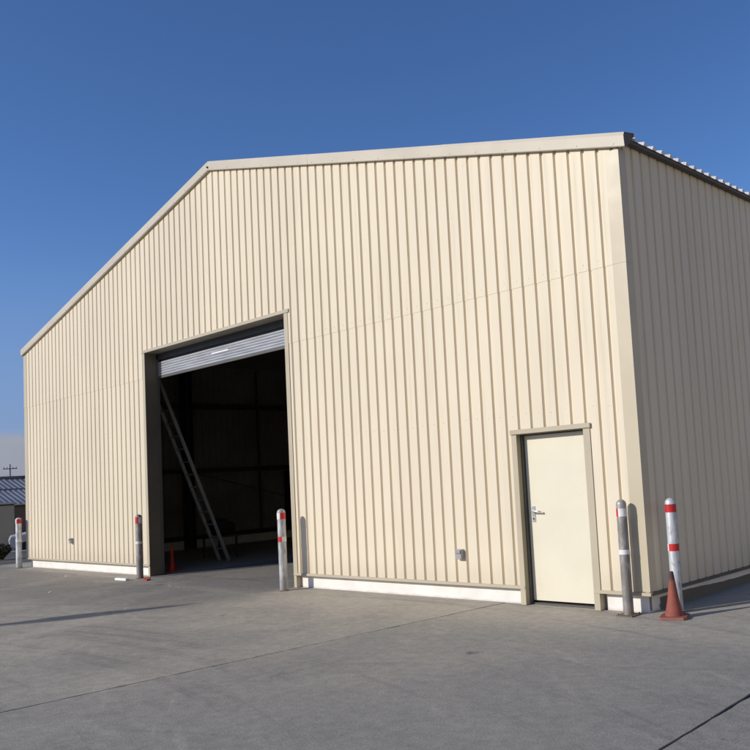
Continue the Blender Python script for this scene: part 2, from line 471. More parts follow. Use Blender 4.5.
# inner lining seen through the big door (corrugated, dark)
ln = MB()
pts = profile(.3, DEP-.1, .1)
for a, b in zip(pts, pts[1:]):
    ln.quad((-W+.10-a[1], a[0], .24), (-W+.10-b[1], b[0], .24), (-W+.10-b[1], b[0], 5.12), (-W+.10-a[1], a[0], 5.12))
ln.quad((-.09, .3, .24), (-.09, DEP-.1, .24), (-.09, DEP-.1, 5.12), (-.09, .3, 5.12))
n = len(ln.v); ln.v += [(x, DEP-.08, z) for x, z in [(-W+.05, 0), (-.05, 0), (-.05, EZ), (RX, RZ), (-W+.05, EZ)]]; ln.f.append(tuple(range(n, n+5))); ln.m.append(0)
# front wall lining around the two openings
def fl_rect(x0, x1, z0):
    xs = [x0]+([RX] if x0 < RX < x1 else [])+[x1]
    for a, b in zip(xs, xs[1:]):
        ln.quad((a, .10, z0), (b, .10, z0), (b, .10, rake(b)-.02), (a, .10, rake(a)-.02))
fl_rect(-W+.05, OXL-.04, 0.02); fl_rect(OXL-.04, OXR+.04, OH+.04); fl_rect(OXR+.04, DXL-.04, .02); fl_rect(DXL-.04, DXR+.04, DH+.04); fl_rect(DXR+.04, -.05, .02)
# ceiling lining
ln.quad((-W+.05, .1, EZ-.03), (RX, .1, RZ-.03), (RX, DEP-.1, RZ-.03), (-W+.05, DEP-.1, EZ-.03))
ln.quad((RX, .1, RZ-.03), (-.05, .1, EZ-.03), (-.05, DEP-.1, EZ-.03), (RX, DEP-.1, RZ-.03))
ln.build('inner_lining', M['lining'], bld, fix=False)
ip = MB(); ip.box(-W+.04, -W+.16, .3, DEP-.1, .005, .235)
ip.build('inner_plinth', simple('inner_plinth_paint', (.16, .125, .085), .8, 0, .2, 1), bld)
# steel girts and columns along the left wall
st = MB()
for z in (.30, 2.12, 3.90):
    st = MB(); st.box(-W+.145, -W+.27, .4, DEP-.3, z-.06, z+.06); st.build('wall_girt', M['steel_dark'], bld)
for yy in (3.97, 10.2, 16.4, 22.6):
    for (xa, xb) in ((-W+.3, -W+.6), (-.62, -.32)):
        c = MB(); c.box(xa, xb, yy-.10, yy-.088, .005, 4.95); c.box(xa, xb, yy+.088, yy+.10, .005, 4.95); c.box((xa+xb)/2-.005, (xa+xb)/2+.005, yy-.086, yy+.086, .005, 4.95)
        c.build('steel_column', M['steel_dark'], bld)
    rf = MB()
    rf.obox((-W+.3, yy-.08, 4.7), (RX+W-.3, 0, RZ-EZ-.05), (0, .16, 0), (0, 0, .3))
    rf.obox((RX, yy-.08, 4.7+RZ-EZ-.05), (-RX-.35, 0, -(RZ-EZ-.05)), (0, .16, 0), (0, 0, .3))
    rf.build('steel_rafter', M['steel_dark'], bld)
br = MB(); br.tube([(-W+.42, 4.2, 2.05), (-W+.42, 9.9, .5)], .012, 6); br.build('wind_brace', M['steel_dark'], bld)
br = MB(); br.tube([(-W+.29, 6.3, .3), (-W+.29, 6.3, 5.0)], .035, 8)
br.build('down_pipe', M['steel_dark'], bld)
dr = MB(); dr.box(-W+.142, -W+.18, 7.25, 8.2, .25, 2.02)
dr.build('inner_door', simple('dark_inner_door', (.012, .012, .012), .8), bld)

# plinths (outside, painted white)
def plinth(x0, x1, y0, y1, bev=.006):
    m = MB(); m.box(x0, x1, y0, y1, -.02, ZC+.03); return m.build('plinth', M['plinth'], bld, bevel=bev)
plinth(-W+.075, OXL-.062, .075, .20)
plinth(OXR+.064, DXL-.10, .075, .20)
lp_ = MB(); sh_ = [(DXR+.105, .075), (-.075, .075), (-.075, DEP), (-.205, DEP), (-.205, .2), (DXR+.105, .2)]
for z_ in (-.02, ZC+.03): lp_.v += [(x_, y_, z_) for x_, y_ in sh_]
lp_.f.append(tuple(range(6))[::-1]); lp_.f.append(tuple(range(6, 12))); lp_.m += [0, 0]
for i in range(6): j = (i+1) % 6; lp_.f.append((i, j, 6+j, 6+i)); lp_.m.append(0)
lp_.build('plinth', M['plinth'], bld, bevel=.004)
plinth(-W+.075, -W+.2, .2025, DEP)
# drip flashing at the foot of the sheets
def drip_x(x0, x1):
    m = MB()
    sec = [(.04, ZC+.028), (-.018, ZC+.022), (-.020, ZC-.012), (-.014, ZC-.014), (-.012, ZC+.004), (.074, ZC+.004)]
    for a, b in zip(sec, sec[1:]): m.quad((x0, a[0], a[1]), (x1, a[0], a[1]), (x1, b[0], b[1]), (x0, b[0], b[1]))
    m.f += []; n = len(m.v)
    for x in (x0, x1):
        n = len(m.v); m.v += [(x, a, z) for a, z in sec]; m.f.append(tuple(range(n, n+6))); m.m.append(0)
    return m.build('drip_flashing', M['trim'], bld)
drip_x(-W-.005, OXL-.001); drip_x(OXR+.001, DXL-.001); drip_x(DXR+.001, .016)
for xw, s in ((0, 1), (-W, -1)):
    m = MB(); sec = [(-.04, ZC+.028), (.018, ZC+.022), (.020, ZC-.012), (.014, ZC-.014), (.012, ZC+.004), (-.074, ZC+.004)]
    for a, b in zip(sec, sec[1:]):
        m.quad((xw+s*a[0], .02, a[1]), (xw+s*a[0], DEP, a[1]), (xw+s*b[0], DEP, b[1]), (xw+s*b[0], .02, b[1]))
    m.build('drip_flashing', M['eave'] if s == 1 else M['trim'], bld)
# corner flashings (folded angle, lower and upper lengths lapped at the sheet joint)
for xw, s in ((0, -1), (-W, 1)):
    for z0, z1, d in ((ZC+.03, LAP, .006), (LAP-.03, EZ+.0, .009)):
        m = MB()
        m.box(min(xw+s*.17, xw-s*d), max(xw+s*.17, xw-s*d), -d-.001, -d+.001, z0, z1)
        m.box(min(xw-s*d, xw-s*(d-.002)), max(xw-s*d, xw-s*(d-.002)), -d+.0015, .13, z0, z1)
        m.box(min(xw+s*.17, xw+s*.172), max(xw+s*.17, xw+s*.172), -d+.0015, .02, z0, z1)
        m.box(min(xw-s*d, xw+s*.01), max(xw-s*d, xw+s*.01), .131, .133, z0, z1)
        m.build('corner_flashing', M['corner'], bld)

# barge flashing along the rake, in lapped lengths
def barge(xa, xb, lift):
    m = MB(); d = lift
    sec = [(-.005, .010), (-.050-d, .004), (-.058-d, .012), (-.068-d, .125), (-.050-d, .168+d), (.16, .205+d), (.16, .165)]
    for a, b in zip(sec, sec[1:]):
        m.quad((xa, a[0], rake2(xa)+a[1]), (xb, a[0], rake2(xb)+a[1]), (xb, b[0], rake2(xb)+b[1]), (xa, b[0], rake2(xa)+b[1]))
    for x in (xa, xb):
        n = len(m.v); x2 = x+(-.012 if x == xb else .012); m.v += [(x2, a, rake2(x)+z) for a, z in sec]; m.f.append(tuple(range(n, n+len(sec)))); m.m.append(1)  # end faces coloured dark to paint the shade inside the open flashing
    x = xa+.15
    while x < xb-.08:
        b = len(m.v); m.lathe([(.001, -.004), (.005, -.004), (.007, 0)], 6)
        for q in range(b, len(m.v)): a = m.v[q]; m.v[q] = (x+a[0], -.063-d+a[2], rake2(x)+.038+a[1])
        x += .49+random.uniform(-.05, .05)
    return m.build('barge_flashing', [M['cap'], M['eave']], bld)
def rake2(x):
    sl = (RZ-EZ)/(RX+W); sr = (RZ-EZ)/(-RX)
    return RZ-(RX-x)*sl if x < RX else RZ-(x-RX)*sr
lens = [-W-.03, -14.2, -11.2, RX]
for i in range(3): barge(lens[i]-(.04 if i else 0), lens[i+1], .0015*(i % 2))
lens = [RX, -5.5, -2.6, .125]
for i in range(3): barge(lens[i]-(.04 if i else 0.0), lens[i+1], .0015*((i+1) % 2))
rb = MB(); rb.lathe([(0, -.012), (.012, -.012), (.012, .0), (.02, 0), (.02, .004)], 8, (0, 0, 0))
for q in range(len(rb.v)): a = rb.v[q]; rb.v[q] = (RX+.02+a[0], -.078+a[2], RZ+.05+a[1])
rb.build('ridge_bolt', M['steel_dark'], bld, fix=False)

# roof sheets: ribs run down the slope
def roof_half(xa, xb, name):
    m = MB(); y = .14; pts = []
    k = 0
    yy = .14
    while yy < DEP+.1:
        for du, dh in ((0, 0), (.085, 0), (.112, .052), (.142, .052), (.169, 0)): pts.append((yy+du, dh))
        yy += PITCH
    for a, b in zip(pts, pts[1:]):
        m.quad((xa, a[0], rake2(xa)+.135+a[1]), (xb, a[0], rake2(xb)+.135+a[1]), (xb, b[0], rake2(xb)+.135+b[1]), (xa, b[0], rake2(xa)+.135+b[1]))
    # closing faces at the eave end
    e = xb if abs(xb) < 1 else xa
    for a, b in zip(pts, pts[1:]):
        if a[1] or b[1]:
            m.quad((e, a[0], rake2(e)+.135), (e, b[0], rake2(e)+.135), (e, b[0], rake2(e)+.135+b[1]), (e, a[0], rake2(e)+.135+a[1]))
    return m.build(name, M['roof'], bld, fix=False)
roof_half(RX, .085, 'roof'); roof_half(-W-.10, RX, 'roof')
for xa_, xb_, xc_, xd_ in ((-.01, .066, .066, .071), (-W-.11, -W+.01, -W-.114, -W-.11)):
    ev = MB(); ev.box(xa_, xb_, .10, DEP, 5.160, 5.166); ev.box(xc_, xd_, .10, DEP, 5.162, 5.200)
    ev.build('eave_trim', M['eave'], bld)
rc = MB()
rc.quad((RX-.25, .2, RZ+.10), (RX, .2, RZ+.17), (RX, DEP, RZ+.17), (RX-.25, DEP, RZ+.10)); rc.quad((RX, .2, RZ+.17), (RX+.25, .2, RZ+.10), (RX+.25, DEP, RZ+.10), (RX, DEP, RZ+.17))
rc.build('ridge_cap', M['cap'], bld, fix=False)

# ---- big door opening: jambs, soffit, trims, roller shutter
JD = .232
for xj in (OXL-.03, OXR):
    fr = MB(); fr.box(xj, xj+.03, .001, JD, 0.002, OH); fr.build('door_jamb', M['jamb'], bld)
so = MB(); so.box(OXL, OXR, .002, .262, OH, OH+.02); so.build('door_soffit', M['soffit'], bld)
for (a, b, a2, b2, e) in ((OXL-.085, OXL+.004, OXL-.06, OXL+.004, OXL-.06), (OXR-.004, OXR+.095, OXR-.004, OXR+.062, OXR+.060)):
    tr = MB(); tr.box(a, b, -.012, -.004, .2255, OH); tr.box(a2, b2, -.010, -.002, .004, .2275); tr.box(e, e+.002, -.0025, .2, .004, .226)
    tr.build('door_trim', M['trim'], bld)
hd = MB(); hd.box(OXL-.10, OXR+.13, -.022, -.012, OH+.001, OH+.055); hd.box(OXL-.10, OXR+.13, -.0115, .002, OH+.045, OH+.055)
hd.build('door_head_flashing', M['trim'], bld)
sh = thing_part = bpy.data.objects.new('roller_shutter', None); C.objects.link(sh); sh.parent = bld; sh.location = Vector((OXL, .3, 3.8))-WORLD_OF[bld.name]
WORLD_OF[sh.name] = Vector((OXL, .3, 3.8))
cu = MB(); z = 3.865; ns = 5; hgt = .285/6
xa, xb = OXL-.02, OXR+.02
for i in range(6):
    z0 = z+i*hgt; pts = []
    for q in range(7):
        t = q/6; pts.append((.275-.014*math.sin(math.pi*t)**.8 if 0 < t < 1 else .275, z0+hgt*t*.94))
    pts.append((.281, z0+hgt*.97)); pts.append((.275, z0+hgt))
    for a, b in zip(pts, pts[1:]): cu.quad((xa, a[0], a[1]), (xb, a[0], a[1]), (xb, b[0], b[1]), (xa, b[0], b[1]))
cu.build('curtain', M['shutter'], sh, fix=False)
bl = MB(); bl.box(xa, xb, .262, .288, 3.82, 3.862); bl.build('bottom_rail', M['frame_dark'], sh, bevel=.004)
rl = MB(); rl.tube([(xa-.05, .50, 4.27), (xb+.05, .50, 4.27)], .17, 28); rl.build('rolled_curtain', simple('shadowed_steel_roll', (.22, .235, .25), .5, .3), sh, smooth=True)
for x in (OXL-.05, OXR+.001):
    gd = MB(); gd.box(x-.001 if x < OXL else x+.001, x+.049, .2335, .29, .004, 4.2); gd.build('guide_rail', M['frame_dark'], sh)
sk = MB(); sk.box(-8.98, -8.42, .2575, .2595, 4.03, 4.056); sk.build('sticker', M['white_print'], sh)
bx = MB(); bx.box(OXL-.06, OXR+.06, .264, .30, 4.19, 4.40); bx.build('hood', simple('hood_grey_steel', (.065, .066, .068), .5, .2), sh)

# ---- personnel door
for (a, b, a2, b2, e) in ((DXL-.075, DXL+.002, DXL-.075, DXL+.002, DXL-.075), (DXR-.002, DXR+.09, DXR-.002, DXR+.075, DXR+.073)):
    fr = MB(); fr.box(a, b, -.012, -.004, ZC+.020, DH+.005); fr.box(a2, b2, -.0135, -.003, .004, ZC+.022); fr.box(e, e+.002, -.0035, .2, .004, ZC-.018)
    fr.build('side_door_trim', M['trim'], bld)
m = MB(); m.box(DXL-.085, DXR+.105, -.030, -.013, DH+.006, DH+.062); m.build('side_door_head', M['trim'], bld, bevel=.003)
m = MB(); m.box(DXL-.012, DXL, -.003, .065, .004, DH); m.box(DXR, DXR+.012, -.003, .065, .004, DH); m.box(DXL, DXR, -.003, .065, DH, DH+.004); m.build('side_door_reveal', M['reveal'], bld)
m = MB(); m.box(DXL-.004, DXL+.012, .067, .14, .004, DH-.012); m.box(DXR-.012, DXR+.004, .067, .14, .004, DH-.012); m.box(DXL, DXR, .067, .14, DH-.010, DH); m.box(DXL, DXR, .09, .17, .004, .02)
m.build('side_door_frame', M['frame_dark'], bld)
dl = MB(); dl.box(DXL+.020, DXR-.016, .118, .158, .045, DH-.016)
leaf = dl.build('side_door', M['door'], bld, bevel=.003)
WORLD_OF[leaf.name] = Z0
hx = DXL+.102
hp = MB(); hp.box(hx-.024, hx+.024, .110, .118, .975, 1.165); h1 = hp.build('handle_plate', M['handle'], leaf, bevel=.002, loc=(0, 0, 0))
hh = MB(); hh.tube([(hx, .115, 1.105), (hx, .067, 1.105), (hx+.012, .054, 1.105), (hx+.12, .052, 1.104), (hx+.132, .06, 1.10), (hx+.132, .085, 1.098)], .0095, 10); hh.build('handle_lever', M['handle'], leaf, smooth=True, loc=(0, 0, 0))
hk = MB(); hk.tube([(hx, .1095, 1.015), (hx, .102, 1.015)], .0095, 12); hk.build('key_cylinder', M['steel_dark'], leaf, loc=(0, 0, 0))
# threshold gap
th = MB(); th.box(DXL+.002, DXR-.002, .10, .30, -.01, .003); th.build('threshold', M['black'], bld)

# ---- small grey outlets on the wall
def outlet(x, z, s=1.0):
    m = MB(); m.box(x-.045*s, x+.045*s, -.062, -.002, z-.055*s, z+.055*s); 
    m.box(x-.038*s, x+.038*s, -.078, -.0625, z+.012*s, z+.048*s)
    return m.build('wall_outlet', M['grey_box'], bld, bevel=.004)
outlet(-2.735, .585, 1.12); outlet(-14.48, .65, 1.0)

# ------------------------------------------------------------------ bollards
def bollard(x, y, h, r, mat, label, bands, lean=(0, 0), rz=0, plate=False):
    b = thing('bollard', label, 'bollard', (x, y, 0), 0, 'steel pipe bollards around the warehouse')
    b.rotation_euler = (lean[0], lean[1], 0)
    p = MB(); prof = [(r, .0), (r, h-.055)]
    for i in range(1, 9):
        a = i/8*math.pi/2; prof.append((max(r*math.cos(a), .0005), h-.055+.055*math.sin(a)))
    p.lathe(prof, 32); p.build('pipe', mat, b, smooth=True, loc=(0, 0, 0))
    for (zc, hh, angs) in bands:
        m = MB()
        def pick(t, angs=angs):
            t = math.degrees(t) % 360
            for lo, hi in angs:
                if lo <= t <= hi or lo <= t-360 <= hi: return 0
            return 1
        m.lathe([(r, zc-hh/2), (r+.0022, zc-hh/2), (r+.0022, zc+hh/2), (r, zc+hh/2)], 48, mi=pick)
        m.build('reflective_band', [M['red_tape'], M['white_tape']], b, loc=(0, 0, 0))
    m = MB(); s = r+.045 if plate else r+.012
    if plate:
        m.box(-s, s, -s, s, .001, .011)
        for sx in (-1, 1):
            for sy in (-1, 1): m.tube([(sx*(s-.02), sy*(s-.02), .011), (sx*(s-.02), sy*(s-.02), .026)], .008, 6)
    else:
        rr = [s+random.uniform(-.003, .012) for _ in range(20)]
        n = len(m.v)
        for i in range(20):
            t = 2*math.pi*i/20; m.v.append((rr[i]*math.cos(t), rr[i]*math.sin(t), .002)); m.v.append((r*.98*math.cos(t), r*.98*math.sin(t), .018))
        for i in range(20):
            j = (i+1) % 20; m.f.append((n+2*i, n+2*j, n+2*j+1, n+2*i+1)); m.m.append(0)
    m.build('foot', M['rust'], b, loc=(0, 0, 0))
    return b
ALL = [(0, 360)]
# viewing side is roughly azimuth -57 deg (towards the camera)
bollard(-17.10, -.165, 1.19, .066, M['galv_bright'], 'galvanised bollard at the far left corner of the warehouse', [(1.10, .10, [(-60, 120)]), (.64, .05, [(200, 201)])])
bollard(-10.92, -.235, 1.20, .060, M['galv_dull'], 'grey bollard with red top band, left of the big open door', [(1.09, .12, [(150, 330)]), (.67, .045, [(200, 201)])])
bollard(-6.205, -.297, 1.235, .062, M['galv'], 'bollard with white and red bands at the right jamb of the big open door', [(1.125, .095, [(-55, 90)]), (.775, .075, [(150, 325)])], (0, 0), 0)
bollard(-.205, -.125, 1.23, .056, M['galv_dull'], 'dull grey bollard standing on a base plate between the small door and the corner', [(1.09, .085, [(150, 262)]), (.67, .05, [(200, 201)])], (0, 0), 0, True)
bollard(.195, .215, 1.215, .058, M['galv_bright'], 'pale bollard with two bright red bands behind the faded cone', [(1.105, .085, ALL), (.69, .075, [(-110, 60)])], (0, 0), 0, False)

# ------------------------------------------------------------------ cones
def cone(x, y, h, base, mat, label, lean=0, rz=0):
    c = thing('traffic_cone', label, 'traffic cone', (x, y, 0), rz, None)
    b = MB(); s = base/2; n = len(b.v)
    pl = [(s, -s*.8), (s, s*.8), (s*.8, s), (-s*.8, s), (-s, s*.8), (-s, -s*.8), (-s*.8, -s), (s*.8, -s)]
    for z_, k in ((.003, 1), (.024, 1), (.030, .95)):
        for (px_, py_) in pl: b.v.append((px_*k, py_*k, z_))
    for l in range(2):
        for i in range(8): j = (i+1) % 8; b.f.append((n+8*l+i, n+8*l+j, n+8*l+8+j, n+8*l+8+i)); b.m.append(0)
    b.f.append(tuple(n+i for i in range(8))[::-1]); b.f.append(tuple(n+16+i for i in range(8))); b.m += [0, 0]
    b.build('base', mat, c, loc=(0, 0, 0))
    r0 = base*.315; m = MB()
    m.lathe([(r0*1.06, .029), (r0, .045), (r0*.62, h*.45), (r0*.25, h-.012), (r0*.21, h-.002), (r0*.15, h), (r0*.12, h-.03)], 32)
    m.build('body', mat, c, smooth=True, loc=(0, 0, 0))
    return c
cone(.318, -.085, .475, .285, M['cone_old'], 'faded red traffic cone with a dark tip at the right corner', 0, R(20))
cone(-11.43, .68, .50, .23, M['cone_red'], 'bright red traffic cone in the shade just inside the big open door', 0, R(8))

# ------------------------------------------------------------------ ladder and bundle inside
ld = thing('ladder', 'long aluminium ladder leaning inside the big open door', 'ladder', (-12.05, 2.2, 0))
top = Vector((-12.0, .28, 4.92)); bot = Vector((-12.065, 2.2, .006)); ax = (top-bot)
def rail(dx):
    m = MB(); p = bot+Vector((dx-.015, 0, 0)); m.obox(p, (.03, 0, 0), Vector((0, .065, .025)), ax); return m
for dx in (-.19, .19): rail(dx).build('rail', M['alu'], ld)
for i in range(1, 18):
    p = bot+ax*(i/18)+Vector((0, .033, .012)); m = MB(); m.tube([p+Vector((-.175, 0, 0)), p+Vector((.175, 0, 0))], .014, 8); m.build('rung', M['alu'], ld)
bu = MB()
random.seed(5)
import mathutils
bmz = bmesh.new(); bmesh.ops.create_icosphere(bmz, subdivisions=3, radius=.3)
for v in bmz.verts:
    nn = mathutils.noise.noise(v.co*5)*.13+mathutils.noise.noise(v.co*11)*.05
    v.co = v.co*(1+nn*2.2); v.co.x *= 1.25; v.co.z *= .72
    if v.co.z < -.16: v.co.z = -.16-(v.co.z+.16)*.2
me = bpy.data.meshes.new('bundle'); bmz.to_mesh(me); bmz.free(); me.materials.append(M['dark_cloth'])
bo = bpy.data.objects.new('cloth_bundle', me); C.objects.link(bo); bo.location = (-13.0, 2.7, .70)
tag(bo, 'dark cloth bundle on a trestle behind the ladder inside the big door', 'bundle')
ts = thing('trestle', 'low dark trestle standing behind the ladder and carrying the cloth bundle', 'trestle', (-13.0, 2.7, 0))
m = MB(); m.box(-13.4, -12.6, 2.45, 2.95, .49, .53); m.build('top', M['steel_dark'], ts)
for sx in (-.36, .36):
    for sy in (-.2, .2):
        m = MB(); m.box(-13+sx-.02, -13+sx+.02, 2.7+sy-.02, 2.7+sy+.02, .005, .49); m.build('leg', M['steel_dark'], ts)

# ------------------------------------------------------------------ litter
m = MB(); m.box(-.20, .20, -.035, .035, .002, .045)
o = m.build('foam_block', M['foam'], bevel=.008); o.location = (-10.97, -.56, 0); o.rotation_euler = (0, 0, R(3)); tag(o, 'small white foam block lying left of the big open door', 'foam block')
m = MB(); m.tube([(-.11, -.02, .012), (-.06, .03, .03), (0, .0, .014), (.05, .04, .032), (.10, .0, .012), (.12, -.06, .012), (.04, -.05, .012), (-.05, -.05, .012)], .011, 8)
o = m.build('strap_scrap', M['red_plastic'], smooth=True); o.location = (-10.42, -.35, 0); tag(o, 'crumpled red plastic strap on the ground beside the left jamb', 'plastic scrap')
random.seed(21)
def scrap(x, y, s, label, group=None, mat='paper'):
    m = MB(); n = 6; pts = [(s*random.uniform(.5, 1)*math.cos(2*math.pi*i/n), s*random.uniform(.5, 1)*math.sin(2*math.pi*i/n)) for i in range(n)]
    b = len(m.v)
    for (a, c) in pts: m.v.append((a, c, .0015))
    for (a, c) in pts: m.v.append((a*.85, c*.85, s*random.uniform(.25, .5)))
    for i in range(n): j = (i+1) % n; m.f.append((b+i, b+j, b+n+j, b+n+i)); m.m.append(0)
    m.f.append(tuple(b+n+i for i in range(n))); m.m.append(0)
    o = m.build('paper_scrap', M[mat]); o.location = (x, y, 0); tag(o, label, 'litter', group)
scrap(-10.60, -1.98, .035, 'small pale scrap of paper alone on the yard at the left')
for i in range(9):
    scrap(-9.15+i*.13+random.uniform(-.05, .05), -.62-i*.028+random.uniform(-.02, .02), random.uniform(.007, .016), 'tiny white paper crumb scattered before the big open door', 'white crumbs before the big door')
scrap(-13.3, -.62, .03, 'flat pale scrap at the foot of the wall left of the big door')

# ------------------------------------------------------------------ beyond the left corner
F = Vector((-.944, .329, 0)); S = Vector((.329, .944, 0)); CAM = Vector((4.8548, -7.9225, 1.6006))
PXC = 487.5; FPX = 849.4
def far(px, dist, z=0.0):
    """point seen in image column px (750 px wide frame) at distance dist along the optical axis"""
    yaw = .7234
    fw = Vector((-math.sin(yaw), math.cos(yaw), 0)); rt = Vector((math.cos(yaw), math.sin(yaw), 0))
    p = CAM+fw*dist+rt*dist*(px-PXC)/FPX; return Vector((p.x, p.y, z))
# kerb
k0, k1 = far(-60, 31.5), far(70, 33.5)
kd = (k1-k0).normalized(); kn = Vector((-kd.y, kd.x, 0))
zk = ground_z(far(10, 32).x)
m = MB(); m.obox(Vector((k0.x, k0.y, zk-.15)), kd*20, kn*.25, Vector((0, 0, .27)))
tag(m.build('kerb', M['kerb'], bevel=.02), 'pale concrete kerb across the yard beyond the left corner', None, None, 'structure')
# low shed with striped metal roof
sd = thing('shed', 'long low brown shed with a ribbed blue-grey metal roof behind the warehouse corner', 'shed', tuple(far(10, 54, -1.2)))
ca, sa = math.cos(R(18)), math.sin(R(18))
E_ = S*ca+F*sa; D_ = -F*ca+S*sa
c0 = far(-6, 54, -1.2)
def spt(e, dd, z): p = c0+E_*e+D_*dd; return Vector((p.x, p.y, z))
m = MB(); m.obox(spt(-14, -6, -1.2), E_*40, D_*6, Vector((0, 0, 2.6))); m.build('wall', M['far_brown'], sd)
sl0, sl1 = 3.16, 1.36
m = MB(); m.quad(spt(-14.3, .35, sl1), spt(26.3, .35, sl1), spt(26.3, -6, sl0), spt(-14.3, -6, sl0))
m.quad(spt(-14.3, -6, sl0), spt(26.3, -6, sl0), spt(26.3, -12, sl1), spt(-14.3, -12, sl1))
m.quad(spt(-14.3, .35, sl1-.06), spt(26.3, .35, sl1-.06), spt(26.3, .35, sl1), spt(-14.3, .35, sl1))
rfo = m.build('roof', M['far_sheet'], sd, fix=False)
m = MB(); e = -14.0
while e < 26:
    m.obox(spt(e, .36, sl1+.01), E_*.10, spt(0, -6, sl0)-spt(0, .36, sl1), Vector((0, 0, .05))); e += .33
m.obox(spt(-14.3, -3.2, 2.33), E_*40, D_*.16, Vector((0, 0, .08)))
m.obox(spt(2.0, -6.1, sl0), E_*2.0, D_*.25, Vector((0, 0, .16)))
m.build('roof_seams', M['far_rib'], sd)
m = MB(); m.obox(spt(3.6, -5.7, 2.9), E_*.5, D_*.5, Vector((0, 0, .65))); m.build('chimney', M['far_brown'], sd)
# grey block nearer
a = far(-120, 47, -1.2); b = far(10.8, 47, -1.2)
gb = thing('block_hut', 'dark grey block hut standing before the low shed at the far left edge', 'hut', tuple(far(0, 48, -1.2)))
m = MB(); m.obox(a, b-a, F*4, Vector((0, 0, 2.62))); m.build('wall', M['far_grey'], gb)
m = MB(); m.obox(a+Vector((0, 0, 2.625))-F*.1, (b-a)*1.008, F*4.2, Vector((0, 0, .08))); m.build('roof', M['far_rib'], gb)
# utility poles
def upole(px, dist, h, label):
    p = far(px, dist, -1.2); u = thing('utility_pole', label, 'utility pole', tuple(p))
    m = MB(); m.tube([p, p+Vector((0, 0, h+1.2))], [.14, .09], 10); m.build('pole', M['wood_pole'], u)
    m = MB(); q = p+Vector((0, 0, h+.35)); m.obox(q-S*1.1-F*.06, S*2.2, F*.12, Vector((0, 0, .14))); m.build('crossarm', M['wood_pole'], u)
    for t in (-.95, -.45, .45, .95):
        m = MB(); m.tube([q+S*t+Vector((0, 0, .14)), q+S*t+Vector((0, 0, .38))], .05, 8); m.build('insulator', M['wood_pole'], u)
upole(7.2, 150, 8.0, 'slim utility pole with one crossarm behind the shed roof')
# parked white van
vp = far(19, 42, ground_z(far(19, 42).x)); zb = vp.z
vn = thing('parked_van', 'white van with dark windows parked beyond the left corner', 'van', tuple(vp))
def vpt(a, b, z): return vp+S*a+F*b+Vector((0, 0, z))
# body outline in side elevation (length along S, height), extruded across F
side = [(-.55, .35), (-.62, .75), (-.55, .95), (.25, 1.08), (.95, 1.82), (1.3, 1.92), (4.0, 1.92), (4.15, .4)]
m = MB(); n = len(m.v)
for b_ in (0, 1.8):
    for (a_, z_) in side: m.v.append(tuple(vpt(a_, b_, z_)))
k = len(side)
for i in range(k): j = (i+1) % k; m.f.append((n+i, n+j, n+k+j, n+k+i)); m.m.append(0)
m.f.append(tuple(n+i for i in range(k))); m.f.append(tuple(n+k+i for i in range(k))[::-1]); m.m += [0, 0]
m.build('body', M['van_white'], vn, bevel=.06)
m = MB(); m.quad(vpt(.42, -.012, 1.12), vpt(1.5, -.012, 1.12), vpt(1.5, -.012, 1.74), vpt(1.02, -.012, 1.74)); m.quad(vpt(1.6, -.012, 1.12), vpt(3.9, -.012, 1.12), vpt(3.9, -.012, 1.74), vpt(1.6, -.012, 1.74))
m.build('side_window', M['glass_dark'], vn, fix=False)
m = MB(); m.quad(vpt(.27, .15, 1.12), vpt(.90, .15, 1.79), vpt(.90, 1.65, 1.79), vpt(.27, 1.65, 1.12)); 
for q in range(4): m.v[q] = tuple(Vector(m.v[q])-S*.05+Vector((0, 0, .03)))
m.build('windscreen', M['glass_dark'], vn, fix=False)
for a_ in (.15, 3.2):
    for b_ in (-.02, 1.62):
        m = MB(); c_ = vpt(a_, b_, .33); m.tube([c_, c_+F*.2], .33, 20); m.build('wheel', M['tyre'], vn)
m = MB(); m.obox(vpt(-.70, -.02, .38), S*.14, F*1.84, Vector((0, 0, .2))); m.build('bumper', M['glass_dark'], vn)

# bush beside the left edge of the yard
def bush(p, r, h, n, label):
    random.seed(9); m = MB()
    bs = thing('bush', label, 'bush', tuple(p))
    for _ in range(n):
        u = Vector((random.gauss(0, 1), random.gauss(0, 1), random.gauss(0, 1))).normalized()*random.random()**.4
        q = p+Vector((u.x*r, u.y*r, h*.5+u.z*h*.5))
        q += Vector((mathutils.noise.noise(q*3), mathutils.noise.noise(q*3+Vector((9, 0, 0))), mathutils.noise.noise(q*3+Vector((0, 9, 0)))))*.12
        a = Vector((random.gauss(0, 1), random.gauss(0, 1), random.gauss(0, 1))).normalized()*random.uniform(.025, .05)
        b = a.cross(Vector((random.random(), random.random(), random.random()))).normalized()*random.uniform(.015, .03)
        m.quad(q-a, q+b, q+a, q-b)
    m.build('foliage', M['leaf'], bs, fix=False)
    t = MB()
    for i in range(9):
        ang = i*.7; t.tube([p, p+Vector((math.cos(ang)*r*.35, math.sin(ang)*r*.35, h*.4)), p+Vector((math.cos(ang)*r*.7, math.sin(ang)*r*.7, h*.75))], [.02, .013, .006], 6)
    t.build('stems', M['wood_pole'], bs)
bp = far(-3.5, 24.2, 0); bp.z = -.04
bush(bp, .26, .46, 2000, 'low dark bush at the left edge of the concrete yard')

